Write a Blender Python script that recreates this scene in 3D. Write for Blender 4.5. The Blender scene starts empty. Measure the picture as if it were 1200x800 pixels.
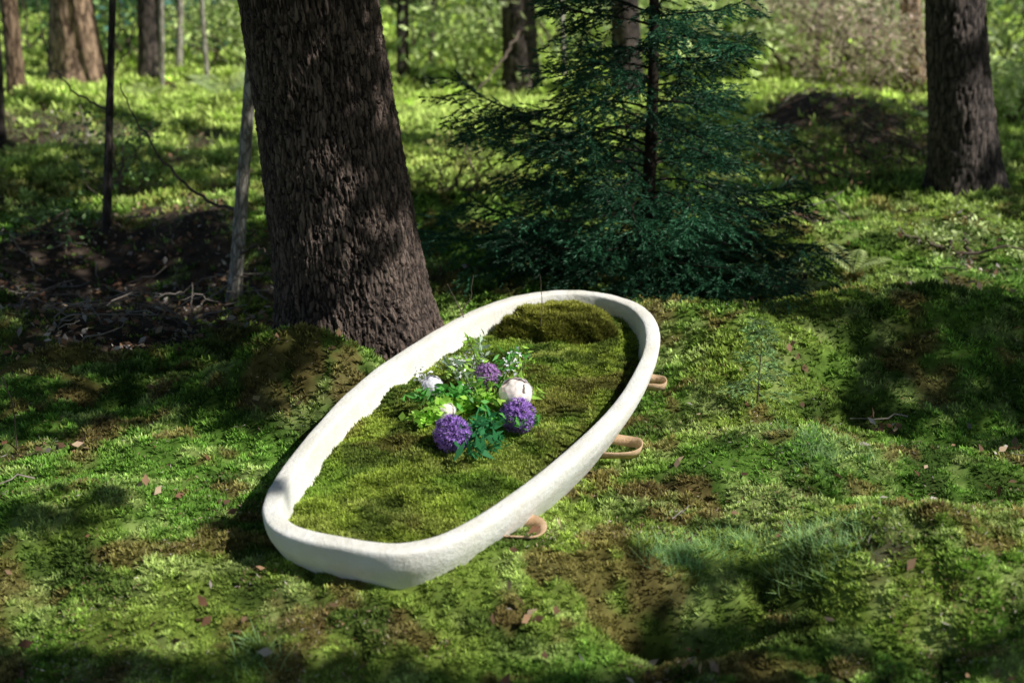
import bpy, math, random
import numpy as np
from mathutils import Vector
R = np.random.default_rng(7); random.seed(7)
C = bpy.context.scene.collection
rad = math.radians
# ------------------------------------------------------------------ camera model
H = 1.87; FP = 1667.0; PITCH = math.atan(600 / 1667.0)
cp, sp = math.cos(PITCH), math.sin(PITCH)
def ray(px, py):
    a = (px - 600) / FP; b = (400 - py) / FP
    return a, cp + b * sp, -sp + b * cp
def P(px, py, z=0.0):
    a, y, zz = ray(px, py); t = (z - H) / zz
    return a * t, y * t
def atY(px, py, Y):
    a, y, zz = ray(px, py); t = Y / y
    return a * t, Y, H + zz * t
def pix(x, y, z):
    d = y * cp - (z - H) * sp; u = y * sp + (z - H) * cp
    d = np.maximum(d, .05)
    return 600 + FP * x / d, 400 - FP * u / d
# ------------------------------------------------------------------ noise
def hsh(ix, iy, s):
    v = np.sin(ix * 127.1 + iy * 311.7 + s * 74.7) * 43758.5453
    return v - np.floor(v)
def vn(x, y, s=0):
    x = np.asarray(x, float); y = np.asarray(y, float)
    ix = np.floor(x); iy = np.floor(y); fx = x - ix; fy = y - iy
    fx = fx * fx * (3 - 2 * fx); fy = fy * fy * (3 - 2 * fy)
    a = hsh(ix, iy, s); b = hsh(ix + 1, iy, s); c = hsh(ix, iy + 1, s); d = hsh(ix + 1, iy + 1, s)
    return (a * (1 - fx) + b * fx) * (1 - fy) + (c * (1 - fx) + d * fx) * fy
def fbm(x, y, s=0, o=4):
    t = 0; amp = .5; n = 0
    for i in range(o):
        t = t + amp * vn(x * 2 ** i, y * 2 ** i, s + i * 3.7); n += amp; amp *= .5
    return t / n
def cell(x, y, s=0):
    x = np.asarray(x, float); y = np.asarray(y, float)
    ix = np.floor(x); iy = np.floor(y)
    f1 = np.full(x.shape, 9.); f2 = np.full(x.shape, 9.); idv = np.zeros(x.shape)
    for dx in (-1, 0, 1):
        for dy in (-1, 0, 1):
            cx = ix + dx + hsh(ix + dx, iy + dy, s); cy = iy + dy + hsh(ix + dx, iy + dy, s + 5)
            d = np.hypot(cx - x, cy - y); nid = hsh(ix + dx, iy + dy, s + 9)
            closer = d < f1
            f2 = np.where(closer, f1, np.minimum(f2, d)); idv = np.where(closer, nid, idv); f1 = np.where(closer, d, f1)
    return f1, f2, idv
def ss(a, b, x):
    t = np.clip((x - a) / (b - a), 0, 1); return t * t * (3 - 2 * t)
# ------------------------------------------------------------------ materials
def newmat(name):
    m = bpy.data.materials.new(name); m.use_nodes = True
    nt = m.node_tree; nt.nodes.clear(); return m, nt, nt.nodes, nt.links
def foliage(name, trans=.3, rough=.6, var=.35, scale=3.0, spec=.25):
    m, nt, N, L = newmat(name)
    out = N.new('ShaderNodeOutputMaterial'); at = N.new('ShaderNodeAttribute'); at.attribute_name = 'Col'
    tc = N.new('ShaderNodeTexCoord'); nz = N.new('ShaderNodeTexNoise'); nz.inputs['Scale'].default_value = scale; nz.inputs['Detail'].default_value = 5
    L.new(tc.outputs['Object'], nz.inputs['Vector'])
    mr = N.new('ShaderNodeMapRange'); mr.inputs[1].default_value = .3; mr.inputs[2].default_value = .7
    mr.inputs[3].default_value = 1 - var; mr.inputs[4].default_value = 1 + var
    L.new(nz.outputs[0], mr.inputs[0])
    mx = N.new('ShaderNodeVectorMath'); mx.operation = 'SCALE'; L.new(at.outputs['Color'], mx.inputs[0]); L.new(mr.outputs[0], mx.inputs['Scale'])
    p = N.new('ShaderNodeBsdfPrincipled'); L.new(mx.outputs[0], p.inputs['Base Color']); p.inputs['Roughness'].default_value = rough
    p.inputs['Specular IOR Level'].default_value = spec
    if trans > 0:
        t = N.new('ShaderNodeBsdfTranslucent'); L.new(mx.outputs[0], t.inputs['Color'])
        ms = N.new('ShaderNodeMixShader'); ms.inputs[0].default_value = trans
        L.new(p.outputs[0], ms.inputs[1]); L.new(t.outputs[0], ms.inputs[2]); L.new(ms.outputs[0], out.inputs[0])
    else: L.new(p.outputs[0], out.inputs[0])
    return m
def bark(name, dark, light, sc=(22, 22, 6), bump=.6):
    m, nt, N, L = newmat(name)
    out = N.new('ShaderNodeOutputMaterial'); p = N.new('ShaderNodeBsdfPrincipled'); tc = N.new('ShaderNodeTexCoord')
    mp = N.new('ShaderNodeMapping'); mp.inputs['Scale'].default_value = sc; L.new(tc.outputs['Object'], mp.inputs[0])
    nz0 = N.new('ShaderNodeTexNoise'); nz0.inputs['Scale'].default_value = 1.2; nz0.inputs['Detail'].default_value = 6; L.new(mp.outputs[0], nz0.inputs['Vector'])
    add = N.new('ShaderNodeVectorMath'); add.operation = 'ADD'; L.new(mp.outputs[0], add.inputs[0]); L.new(nz0.outputs['Color'], add.inputs[1])
    vo = N.new('ShaderNodeTexVoronoi'); vo.feature = 'DISTANCE_TO_EDGE'; vo.inputs['Scale'].default_value = 1.0; L.new(add.outputs[0], vo.inputs['Vector'])
    nz = N.new('ShaderNodeTexNoise'); nz.inputs['Scale'].default_value = 4; nz.inputs['Detail'].default_value = 10; nz.inputs['Roughness'].default_value = .8; L.new(mp.outputs[0], nz.inputs['Vector'])
    rp = N.new('ShaderNodeValToRGB'); rp.color_ramp.elements[0].position = .0; rp.color_ramp.elements[1].position = .22; L.new(vo.outputs['Distance'], rp.inputs[0])
    rp.color_ramp.elements[0].color = (.25, .25, .25, 1)
    mul = N.new('ShaderNodeMath'); mul.operation = 'MULTIPLY'; L.new(rp.outputs[0], mul.inputs[0]); L.new(nz.outputs[0], mul.inputs[1])
    cv = N.new('ShaderNodeAttribute'); cv.attribute_name = 'Col'
    m2 = N.new('ShaderNodeMath'); m2.operation = 'MULTIPLY'; L.new(mul.outputs[0], m2.inputs[0]); L.new(cv.outputs['Fac'], m2.inputs[1])
    cr = N.new('ShaderNodeValToRGB'); cr.color_ramp.elements[0].position = .08; cr.color_ramp.elements[1].position = .66
    cr.color_ramp.elements[0].color = (*dark, 1); cr.color_ramp.elements[1].color = (*light, 1); L.new(m2.outputs[0], cr.inputs[0])
    L.new(cr.outputs[0], p.inputs['Base Color']); p.inputs['Roughness'].default_value = .75; p.inputs['Specular IOR Level'].default_value = .3
    bp = N.new('ShaderNodeBump'); bp.inputs['Strength'].default_value = bump; bp.inputs['Distance'].default_value = .02
    L.new(mul.outputs[0], bp.inputs['Height']); L.new(bp.outputs[0], p.inputs['Normal']); L.new(p.outputs[0], out.inputs[0])
    return m
def plaster(name, c1, c2, rough=.7, sc=9, bs=.35):
    m, nt, N, L = newmat(name)
    out = N.new('ShaderNodeOutputMaterial'); p = N.new('ShaderNodeBsdfPrincipled'); tc = N.new('ShaderNodeTexCoord')
    nz = N.new('ShaderNodeTexNoise'); nz.inputs['Scale'].default_value = sc; nz.inputs['Detail'].default_value = 8; nz.inputs['Roughness'].default_value = .65
    L.new(tc.outputs['Object'], nz.inputs['Vector'])
    cr = N.new('ShaderNodeValToRGB'); cr.color_ramp.elements[0].position = .34; cr.color_ramp.elements[1].position = .6
    cr.color_ramp.elements[0].color = (*c1, 1); cr.color_ramp.elements[1].color = (*c2, 1); L.new(nz.outputs[0], cr.inputs[0])
    L.new(cr.outputs[0], p.inputs['Base Color']); p.inputs['Roughness'].default_value = rough; p.inputs['Specular IOR Level'].default_value = .2
    n2 = N.new('ShaderNodeTexNoise'); n2.inputs['Scale'].default_value = sc * 8; n2.inputs['Detail'].default_value = 8; n2.inputs['Roughness'].default_value = .7; L.new(tc.outputs['Object'], n2.inputs['Vector'])
    bp = N.new('ShaderNodeBump'); bp.inputs['Strength'].default_value = bs; bp.inputs['Distance'].default_value = .01
    L.new(n2.outputs[0], bp.inputs['Height']); L.new(bp.outputs[0], p.inputs['Normal']); L.new(p.outputs[0], out.inputs[0])
    return m
M_moss = foliage('moss', .25, .75, .3, 5, .1)
M_ground = foliage('soil_moss', 0, .9, .45, 30, .05)
M_leaf = foliage('leaf', .42, .5, .25, 2, .3)
M_needle = foliage('needle', .15, .5, .3, 3, .25)
M_dry = foliage('dry_leaf', .15, .7, .3, 12, .2)
M_petal = foliage('petal', .15, .6, .06, 20, .1)
M_bark = bark('bark_main', (.014, .009, .008), (.27, .20, .165), (48, 48, 10), .8)
M_bark2 = bark('bark_dark', (.012, .009, .009), (.16, .125, .11), (36, 36, 9), .6)
M_bark3 = bark('bark_red', (.06, .035, .022), (.48, .33, .22), (20, 20, 5), .6)
M_slim = bark('bark_grey', (.16, .14, .11), (.66, .62, .54), (40, 40, 14), .4)
M_twig = plaster('twig', (.07, .055, .04), (.18, .14, .11), .8, 20)
M_ptwig = plaster('pale_twig', (.14, .12, .10), (.34, .30, .26), .8, 20)
M_dtwig = plaster('dark_twig', (.014, .010, .008), (.04, .03, .024), .8, 20)
M_shell = plaster('mycelium', (.82, .79, .70), (.93, .92, .89), .95, 7, .6)
M_strap = plaster('webbing', (.52, .34, .20), (.72, .51, .33), .8, 30, .5)
# ------------------------------------------------------------------ mesh helpers
def mk(name, V, F, mat, parent=None, col=None, smooth=False):
    V = np.asarray(V, np.float32); F = np.asarray(F, np.int32); k = F.shape[1]; n = len(F)
    me = bpy.data.meshes.new(name); me.vertices.add(len(V)); me.vertices.foreach_set('co', V.ravel())
    me.loops.add(n * k); me.loops.foreach_set('vertex_index', F.ravel())
    me.polygons.add(n); me.polygons.foreach_set('loop_start', np.arange(0, n * k, k, dtype=np.int32))
    me.polygons.foreach_set('loop_total', np.full(n, k, np.int32))
    if smooth: me.polygons.foreach_set('use_smooth', np.ones(n, bool))
    if col is not None:
        a = me.color_attributes.new('Col', 'FLOAT_COLOR', 'POINT')
        c4 = np.ones((len(V), 4), np.float32); c4[:, :3] = np.asarray(col)
        a.data.foreach_set('color', c4.ravel())
    me.update(calc_edges=True); me.materials.append(mat)
    o = bpy.data.objects.new(name, me); C.objects.link(o)
    if parent: o.parent = parent
    return o
def cat(*parts):
    Vs, Fs, Cs, n = [], [], [], 0
    for V, F, c in parts:
        Vs.append(V); Fs.append(np.asarray(F) + n); n += len(V)
        c = np.asarray(c, float)
        Cs.append(np.broadcast_to(c, (len(V), 3)) if c.ndim == 1 else c)
    return np.concatenate(Vs), np.concatenate(Fs), np.concatenate(Cs)
def empty(name, loc, rz=0):
    o = bpy.data.objects.new(name, None); C.objects.link(o); o.location = loc; o.rotation_euler = (0, 0, rz); o.empty_display_size = .1
    return o
def tag(o, label=None, cat_=None, group=None, kind=None):
    if label: o['label'] = label
    if cat_: o['category'] = cat_
    if group: o['group'] = group
    if kind: o['kind'] = kind
    return o
def tube(path, rr, seg=8):
    path = np.asarray(path, float); rr = np.broadcast_to(np.asarray(rr, float), (len(path),))
    t = np.gradient(path, axis=0); t /= np.linalg.norm(t, axis=1)[:, None] + 1e-9
    ref = np.array([0, 0, 1.]) if abs(t[:, 2]).mean() < .7 else np.array([1., 0, 0])
    a = np.cross(t, ref); a /= np.linalg.norm(a, axis=1)[:, None] + 1e-9; b = np.cross(t, a)
    th = np.linspace(0, 2 * np.pi, seg, endpoint=False)
    V = path[:, None] + rr[:, None, None] * (np.cos(th)[None, :, None] * a[:, None] + np.sin(th)[None, :, None] * b[:, None])
    V = V.reshape(-1, 3); n = len(path)
    i = np.arange(n - 1)[:, None] * seg; j = np.arange(seg)[None]; j2 = (j + 1) % seg
    F = np.stack([i + j, i + j2, i + seg + j2, i + seg + j], -1).reshape(-1, 4)
    return V, F
def blades(B, size, K, width, col, up=.7, spread=1.0, colvar=.25, tipbright=1.35, basedark=.6):
    n = len(B); size = np.broadcast_to(size, (n,)); 
    Bk = np.repeat(B, K, 0); s = np.repeat(size, K) * R.uniform(.6, 1.25, n * K)
    az = R.uniform(0, 2 * np.pi, n * K); tilt = R.uniform(0, 1, n * K) ** .7 * spread
    d = np.stack([np.cos(az) * tilt, np.sin(az) * tilt, np.full(n * K, up)], -1); d /= np.linalg.norm(d, axis=1)[:, None]
    sidea = az + np.pi / 2 + R.uniform(-.6, .6, n * K)
    w = (np.repeat(size, K) * width)[:, None]
    sd = np.stack([np.cos(sidea), np.sin(sidea), R.uniform(-.3, .3, n * K)], -1) * w
    off = np.stack([np.cos(az), np.sin(az), np.zeros(n * K)], -1) * (s * .25)[:, None]
    b = Bk + off - np.array([0, 0, .003])
    V = np.stack([b - sd, b + sd, b + d * s[:, None]], 1).reshape(-1, 3)
    F = np.arange(n * K * 3).reshape(-1, 3)
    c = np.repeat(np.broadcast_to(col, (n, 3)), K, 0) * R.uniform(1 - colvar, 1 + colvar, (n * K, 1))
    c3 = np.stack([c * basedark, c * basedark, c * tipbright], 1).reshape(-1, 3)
    return V, F, c3
def leaves(Pn, size, col, colvar=.3, aspect=.5, flat=0.0):
    n = len(Pn); size = np.broadcast_to(size, (n,))[:, None]
    d = R.normal(size=(n, 3)); d[:, 2] *= (1 - flat); d /= np.linalg.norm(d, axis=1)[:, None]
    e = R.normal(size=(n, 3)); e[:, 2] *= (1 - flat); e -= d * (e * d).sum(1)[:, None]; e /= np.linalg.norm(e, axis=1)[:, None]
    nn = np.cross(d, e)
    V = np.stack([Pn - d * size * .5, Pn + e * size * aspect * .5 + nn * size * .08, Pn + d * size * .5, Pn - e * size * aspect * .5 + nn * size * .08], 1).reshape(-1, 3)
    F = np.arange(n * 4).reshape(-1, 4)
    c = np.broadcast_to(col, (n, 3)) * R.uniform(1 - colvar, 1 + colvar, (n, 1))
    return V, F, np.repeat(c, 4, 0)
# ------------------------------------------------------------------ coffin frame
AX = np.array([.351, .936]); PV = np.array([.936, -.351]); O = np.array([-.439, 3.105]); RZ = -math.atan2(.351, .936)
def toL(x, y):
    dx = x - O[0]; dy = y - O[1]; return dx * PV[0] + dy * PV[1], dx * AX[0] + dy * AX[1]     # (v,u)
def toW(v, u): return O[0] + v * PV[0] + u * AX[0], O[1] + v * PV[1] + u * AX[1]
HU = [0, .02, .085, .2, .36, .6, .9, 1.15, 1.4, 1.65, 1.85, 2.0, 2.09, 2.12]
HV = [.10, .17, .244, .297, .34, .385, .42, .43, .415, .382, .322, .235, .125, 0]
half = [(0, 0), (.002, .09), (.022, .172), (.088, .246), (.2, .297), (.36, .34), (.6, .385), (.9, .42), (1.15, .43), (1.4, .415), (1.65, .382), (1.85, .322), (2.0, .235), (2.09, .125), (2.12, 0)]
ctrl = half + [(u, -v) for u, v in half[-2:0:-1]]
def catmull(pts, k):
    pts = np.array(pts, float); n = len(pts); out = []
    for i in range(n):
        p0, p1, p2, p3 = pts[i - 1], pts[i], pts[(i + 1) % n], pts[(i + 2) % n]
        for t in np.linspace(0, 1, k, endpoint=False):
            out.append(.5 * ((2 * p1) + (-p0 + p2) * t + (2 * p0 - 5 * p1 + 4 * p2 - p3) * t * t + (-p0 + 3 * p1 - 3 * p2 + p3) * t ** 3))
    return np.array(out)
CT = catmull(ctrl, 9)      # (u,v)
def ring(inset, z=None):
    u = 1.06 + (CT[:, 0] - 1.06) * (1 - inset / 1.06); v = CT[:, 1] * (1 - inset / .435)
    return u, v
# ------------------------------------------------------------------ terrain
BUMPS = [(*P(345, 456, .10), .33, .19, .30), (*P(1020, 425), 1.1, .45, .17), (*P(1060, 700), .55, .28, .10), (*P(800, 752), .15, .09, -.18),
         (*P(545, 190), .9, 1.1, .12), (*P(60, 150), 1.6, .8, .12), (*P(1000, 165), .7, .6, .22), (*P(990, 300), .8, .5, .08),
         (*P(110, 620), .3, .2, .09), (*P(900, 560), .4, .2, .07), (*P(240, 330), .9, .5, -.08), (*P(465, 690), .58, .24, .084), (*P(1100, 600), .3, .15, -.05), (*P(700, 690), .3, .12, .02)]
def litter(x, y):
    px, py = pix(x, y, 0 * x)
    a = np.exp(-((px - 130) / 190) ** 2 - ((py - 335) / 105) ** 2) * .95
    b = np.exp(-((px - 60) / 120) ** 2 - ((py - 185) / 18) ** 2) * .6
    c = np.exp(-((px - 1000) / 110) ** 2 - ((py - 165) / 34) ** 2) * .9
    e = np.exp(-((px - 440) / 60) ** 2 - ((py - 385) / 25) ** 2) * .5
    g = np.exp(-((px - 285) / 45) ** 2 - ((py - 508) / 15) ** 2) * .6 + np.exp(-((px - 950) / 50) ** 2 - ((py - 290) / 20) ** 2) * .5
    h = np.exp(-((px - 360) / 95) ** 2 - ((py - 450) / 42) ** 2) * 1.1 + .08 * ss(480, 540, py)
    n = fbm(x * 3.2, y * 3.2, 31, 4)
    return np.clip(ss(.43, .66, n * .88 + .62 * (a + b + c + e + g - h) - .11), 0, 1)
def T(x, y):
    x = np.asarray(x, float); y = np.asarray(y, float)
    v, u = toL(x, y)
    d = np.hypot(np.maximum(np.abs(u - 1.06) - .9, 0), np.maximum(np.abs(v) - .33, 0))
    w = ss(.05, .7, d)
    z = .045 + 0 * x
    big = (fbm(x * .45 + 3, y * .45, 1, 3) - .5) * .26 + (fbm(x * 1.6, y * 1.6, 4, 3) - .5) * .22
    z = z + big * w
    for q, (bx, by, sx, sy, h) in enumerate(BUMPS):
        z = z + h * np.exp(-((x - bx) / sx) ** 2 - ((y - by) / sy) ** 2) * (1 if q == 11 else (ss(.0, .12, d) if q == 0 else ss(.0, .25, d)))
    near = ss(30, 12, np.hypot(x, y)) * (1 - .7 * litter(x, y))
    f1, f2, _ = cell(x * 7 + fbm(x * 6, y * 6, 8, 2) * 1.5, y * 7 + fbm(x * 5, y * 5, 9, 2), 11)
    z = z + ((1 - np.minimum(f1, 1) ** 2) * .055 - .030) * near * (.3 + .7 * w)
    f1, f2, _ = cell(x * 19 + fbm(x * 9, y * 9, 18, 2), y * 19, 12)
    z = z + ((1 - np.minimum(f1, 1) ** 2) * .028 - .015) * near
    return z
def T1(x, y): return float(T(np.array([x]), np.array([y]))[0])
def PT(px, py):
    z = 0.
    for _ in range(6):
        x, y = P(px, py, z); z = T1(x, y)
    return x, y, z
def mosscol(x, y):
    n1 = fbm(x * 1.3, y * 1.3, 41, 4)[:, None]; n2 = fbm(x * 6, y * 6, 47, 3)[:, None]; n3 = fbm(x * 7.5, y * 7.5, 53, 4)[:, None]; n4 = fbm(x * 9, y * 9, 57, 3)[:, None]
    dk = np.array([.055, .100, .022]); gr = np.array([.18, .35, .055]); ol = np.array([.30, .41, .075]); br = np.array([.26, .17, .07])
    c = gr + (ol - gr) * ss(.42, .62, n1)
    c = c + (dk - c) * ss(.50, .70, n2) * .75
    c = c + (np.array([.52, .64, .21]) - c) * ss(.52, .70, n4) * .65
    c = c + (br - c) * ss(.57, .67, n3) * .7
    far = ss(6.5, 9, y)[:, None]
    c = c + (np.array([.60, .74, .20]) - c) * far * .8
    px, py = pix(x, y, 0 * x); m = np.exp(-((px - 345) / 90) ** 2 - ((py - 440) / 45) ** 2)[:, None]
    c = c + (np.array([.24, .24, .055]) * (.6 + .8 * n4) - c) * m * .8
    return c
g = np.linspace(-1, 1, 560); k = 5.8
gx = 70 * np.sinh(k * g) / math.sinh(k)
gy = 4.2 + 90 * np.sinh(k * np.linspace(-.62, 1, 660)) / math.sinh(k)
X, Y = np.meshgrid(gx, gy); xf, yf = X.ravel(), Y.ravel()
Z = T(xf, yf)
nx, ny = len(gx), len(gy)
i, j = np.meshgrid(np.arange(ny - 1), np.arange(nx - 1), indexing='ij'); b0 = (i * nx + j).ravel()
F = np.stack([b0, b0 + 1, b0 + nx + 1, b0 + nx], -1)
lt = litter(xf, yf)[:, None]
soil = np.array([.06, .045, .035]) * (.5 + 1.1 * fbm(xf * 9, yf * 9, 61, 3)[:, None])
gc = mosscol(xf, yf) * .45; gc = gc + (soil - gc) * lt
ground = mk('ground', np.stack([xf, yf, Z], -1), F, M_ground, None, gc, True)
tag(ground, 'uneven forest floor of moss, soil and leaf litter', 'forest floor', kind='structure')
def incoffin(x, y, m=0.0):
    v, u = toL(x, y)
    hw = np.interp(u, HU, HV, left=-1, right=-1)
    return (np.abs(v) < hw - .06 + m) & (u > 0.04 - m) & (u < 2.1 + m)
# moss carpet
n = 210000
yy = 1 / R.uniform(1 / 15.5, 1 / 2.1, n); xx = R.uniform(-1, 1, n) * (.43 * yy + .9)
lt = litter(xx, yy); keep = (R.uniform(0, 1, n) > lt * .93) & ~incoffin(xx, yy)
xx, yy = xx[keep], yy[keep]
f1, _, _ = cell(xx * 19 + fbm(xx * 9, yy * 9, 18, 2), yy * 19, 12)
sz = np.maximum(.0036 * yy, .009) * (.55 + .8 * fbm(xx * 3, yy * 3, 71, 3) + .35 * (1 - np.minimum(f1, 1))) * np.where(yy > 7, 1.5, 1)
mc = mosscol(xx, yy) * np.where(R.uniform(size=(len(xx), 1)) < .12, 1.45, 1) * (.72 + .48 * (1 - np.minimum(f1, 1)))[:, None]  # some tufts lightened at random, pale highlights put into the moss colour
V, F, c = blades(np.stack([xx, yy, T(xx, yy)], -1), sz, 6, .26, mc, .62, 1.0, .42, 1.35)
tag(mk('moss', V, F, M_moss, None, c), 'carpet of green and olive moss over the forest floor', 'moss', kind='stuff')
# ------------------------------------------------------------------ grass
GP = [(960, 530, .15, 450), (800, 655, .10, 400), (960, 640, .15, 480), (870, 635, .08, 120), (310, 770, .08, 70), (560, 180, .7, 2000), (520, 130, .8, 1300), (120, 150, 1.5, 2600),
      (40, 135, 1, 1000), (225, 170, .8, 900), (1120, 300, .4, 300), (1000, 330, .25, 120), (1090, 250, .5, 250), (620, 140, .5, 500), (260, 235, .6, 300)]
B = []; S = []
for px, py, r, n in GP:
    cx, cy, _ = PT(px, py); a = R.normal(size=(n, 2)) * r * .5
    B.append(np.stack([cx + a[:, 0], cy + a[:, 1]], -1)); S.append(R.uniform(.025, .06, n) * (1.0 if cy < 6 else 1.2))
B = np.concatenate(B); S = np.concatenate(S); kp = ~incoffin(B[:, 0], B[:, 1], .08); B, S = B[kp], S[kp]
gcx = np.where(B[:, 1:2] < 6, np.array([[.42, .72, .30]]), np.array([[.50, .70, .24]])) * (1 + .5 * (R.uniform(size=(len(B), 1)) - .5)) + np.array([.14, .07, .02]) * R.uniform(size=(len(B), 1)) ** 2
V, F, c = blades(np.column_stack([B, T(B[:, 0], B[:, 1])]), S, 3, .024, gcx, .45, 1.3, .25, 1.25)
tag(mk('grass', V, F, M_leaf, None, c), 'thin bright green grass tufts growing among the moss', 'grass', kind='stuff')
# ------------------------------------------------------------------ leaf litter
n = 70000
yy = 1 / R.uniform(1 / 14, 1 / 2.3, n); xx = R.uniform(-1, 1, n) * (.43 * yy + .8)
lt = litter(xx, yy); keep = (R.uniform(0, 1, n) < .004 + lt * .6 * ss(3.4, 4.4, yy) + lt * .06 + .03 * (fbm(xx * 2.5, yy * 2.5, 81, 3) > .6)) & ~incoffin(xx, yy, .1)
xx, yy = xx[keep], yy[keep]; n = len(xx)
pal = np.array([[.28, .17, .10], [.17, .10, .06], [.42, .31, .21], [.48, .43, .38], [.24, .12, .07]])
A_ = leaves(np.stack([xx, yy, T(xx, yy) + .008 + R.uniform(0, .03, n)], -1), R.uniform(.016, .046, n) * np.maximum(1, yy / 7), pal[R.integers(0, 5, n)] * .95, .5, .55, .4)
n = 60000
yy = 1 / R.uniform(1 / 7, 1 / 2.1, n); xx = R.uniform(-1, 1, n) * (.43 * yy + .6); kp = (fbm(xx * 5, yy * 5, 53 + .5, 3) > .5) & ~incoffin(xx, yy, .05)
xx, yy = xx[kp], yy[kp]; n = len(xx)
B_ = leaves(np.stack([xx, yy, T(xx, yy) + R.uniform(.004, .014, n)], -1), R.uniform(.005, .016, n), pal[R.integers(0, 5, n)], .4, .2, .4)
V, F, c = cat(A_, B_)
tag(mk('leaf_litter', V, F, M_dry, None, c), 'brown and grey fallen leaves strewn over the forest floor', 'fallen leaves', kind='stuff')
# ------------------------------------------------------------------ fallen twigs
parts = []
for q in range(1000):
    y = 1 / random.uniform(1 / 12, 1 / 2.4); x = random.uniform(-1, 1) * (.4 * y + .5)
    l = float(litter(np.array([x]), np.array([y]))[0])
    if random.random() > .03 + l or incoffin(np.array([x]), np.array([y]), .2)[0]: continue
    L = random.uniform(.04, .18) * (1 + 1.4 * l); a = random.uniform(0, 6.28); t = np.linspace(-.5, .5, 6)
    xs = x + np.cos(a) * t * L + R.normal(size=6) * .008; ys = y + np.sin(a) * t * L + R.normal(size=6) * .008
    v, f = tube(np.stack([xs, ys, T(xs, ys) + .012 + R.uniform(0, .016, 6) + (t + .5) * random.uniform(0, .14) * l], -1), np.linspace(.0022, .001, 6) * (1 + y / 8), 5)
    parts.append((v, f, (.1, .1, .1)))
V, F, c = cat(*parts)
tag(mk('fallen_twigs', V, F, M_ptwig, None, None, True), 'small dead twigs scattered over moss and leaf litter', 'twigs', kind='stuff')
# ------------------------------------------------------------------ coffin
cof = empty('coffin', (O[0], O[1], 0), RZ)
tag(cof, 'white boat-shaped open coffin filled with moss, lying beside the big trunk', 'coffin')
prof = [(.30, -.09), (.18, -.08), (.135, -.03), (.10, .02), (.068, .065), (.044, .105), (.025, .138), (.012, .160), (.005, .178), (0.001, .198), (-.001, .212), (.0005, .2200), (.005, .2240), (.016, .2255), (.038, .2260), (.048, .2245),
        (.0520, .220), (.0540, .210), (.058, .175), (.066, .135), (.080, .10), (.10, .07), (.16, .05), (.30, .045)]
Vs = []
nc = len(CT)
for kq, (ins, z) in enumerate(prof):
    u, v = ring(ins)
    arc = np.cumsum(np.hypot(*np.diff(np.vstack([CT, CT[:1]]), axis=0).T))
    nzv = (fbm(arc * 5, 0 * arc + kq * .10, 91, 3) - .5) * .007 + (fbm(arc * 22, 0 * arc + kq * .4, 95, 3) - .5) * .006
    fade = np.minimum(1, np.minimum(arc, arc[-1] - arc) / .1)
    sg = 1 + nzv * fade * 1.5
    far = .016 * ss(1.4, 2.1, u)
    Vs.append(np.stack([v * sg, 1.06 + (u - 1.06) * (1 + nzv * fade * .7), np.where(z > .05, z + nzv * fade * .5 + far, z)], -1))
V = np.concatenate(Vs); F = []
kk = len(prof)
for q in range(kk - 1):
    a = q * nc + np.arange(nc); b = q * nc + (np.arange(nc) + 1) % nc
    F.append(np.stack([b, a, a + nc, b + nc], -1))
shell = mk('coffin_shell', V, np.concatenate(F), M_shell, cof, None, True)
sub = shell.modifiers.new('s', 'SUBSURF'); sub.levels = sub.render_levels = 1
for z, ins, nm in ((-.088, .30, 'coffin_base'), (.044, .29, 'coffin_floor')):
    u, v = ring(ins); me = bpy.data.meshes.new(nm)
    me.from_pydata([(float(b), float(a), z) for a, b in zip(u, v)], [], [list(range(nc))]); me.materials.append(M_shell)
    o = bpy.data.objects.new(nm, me); C.objects.link(o); o.parent = cof
def strap(uc, out, wid, dr, lean, hh, skew=0, lift=.012, tw=.25):
    hw = np.interp(uc, HU, HV); zs = [T1(*toW(hw + out * f_, uc + s_)) for f_ in (0, 1) for s_ in (-wid, 0, wid)]
    z0 = max(zs) + lift + hh * .5 * math.cos(lean); t = np.linspace(0, math.pi, 36)
    uu = uc - np.cos(t) * wid + skew * np.sin(t) ** 2 + .004 * np.sin(t * 3.3); vv = hw - .085 + np.sin(t) ** .6 * (out + .085) + .003 * np.sin(t * 5)
    zz = z0 + dr * np.sin(t) ** 2 + .003 * np.sin(t * 4); V = []
    tang = np.gradient(np.stack([vv, uu], -1), axis=0); tang /= np.linalg.norm(tang, axis=1)[:, None]
    nn = np.stack([tang[:, 1], -tang[:, 0]], -1); ln = lean + tw * np.sin(t * 2.2 + .5); hx = hh * .5 * np.sin(ln); hz_ = hh * .5 * np.cos(ln)
    for s, h in ((-1, -1), (-1, 1), (1, 1), (1, -1)):
        V.append(np.stack([vv + nn[:, 0] * (s * .002 * np.cos(ln) + h * hx), uu + nn[:, 1] * (s * .002 * np.cos(ln) + h * hx), zz + h * hz_ - s * .002 * np.sin(ln)], -1))
    V = np.stack(V, 1).reshape(-1, 3); m = len(t); i = np.arange(m - 1)[:, None] * 4; j = np.arange(4)[None]; j2 = (j + 1) % 4
    F = np.stack([i + j, i + j2, i + 4 + j2, i + 4 + j], -1).reshape(-1, 4)
    return mk('carry_strap', V, F, M_strap, cof, None, True)
strap(.43, .034, .065, .0, .9, .034, 0, -.004, 0); strap(1.09, .046, .070, .004, .45, .034, .01, -.004); strap(1.66, .026, .05, .0, .3, .032, 0, .0)
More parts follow.
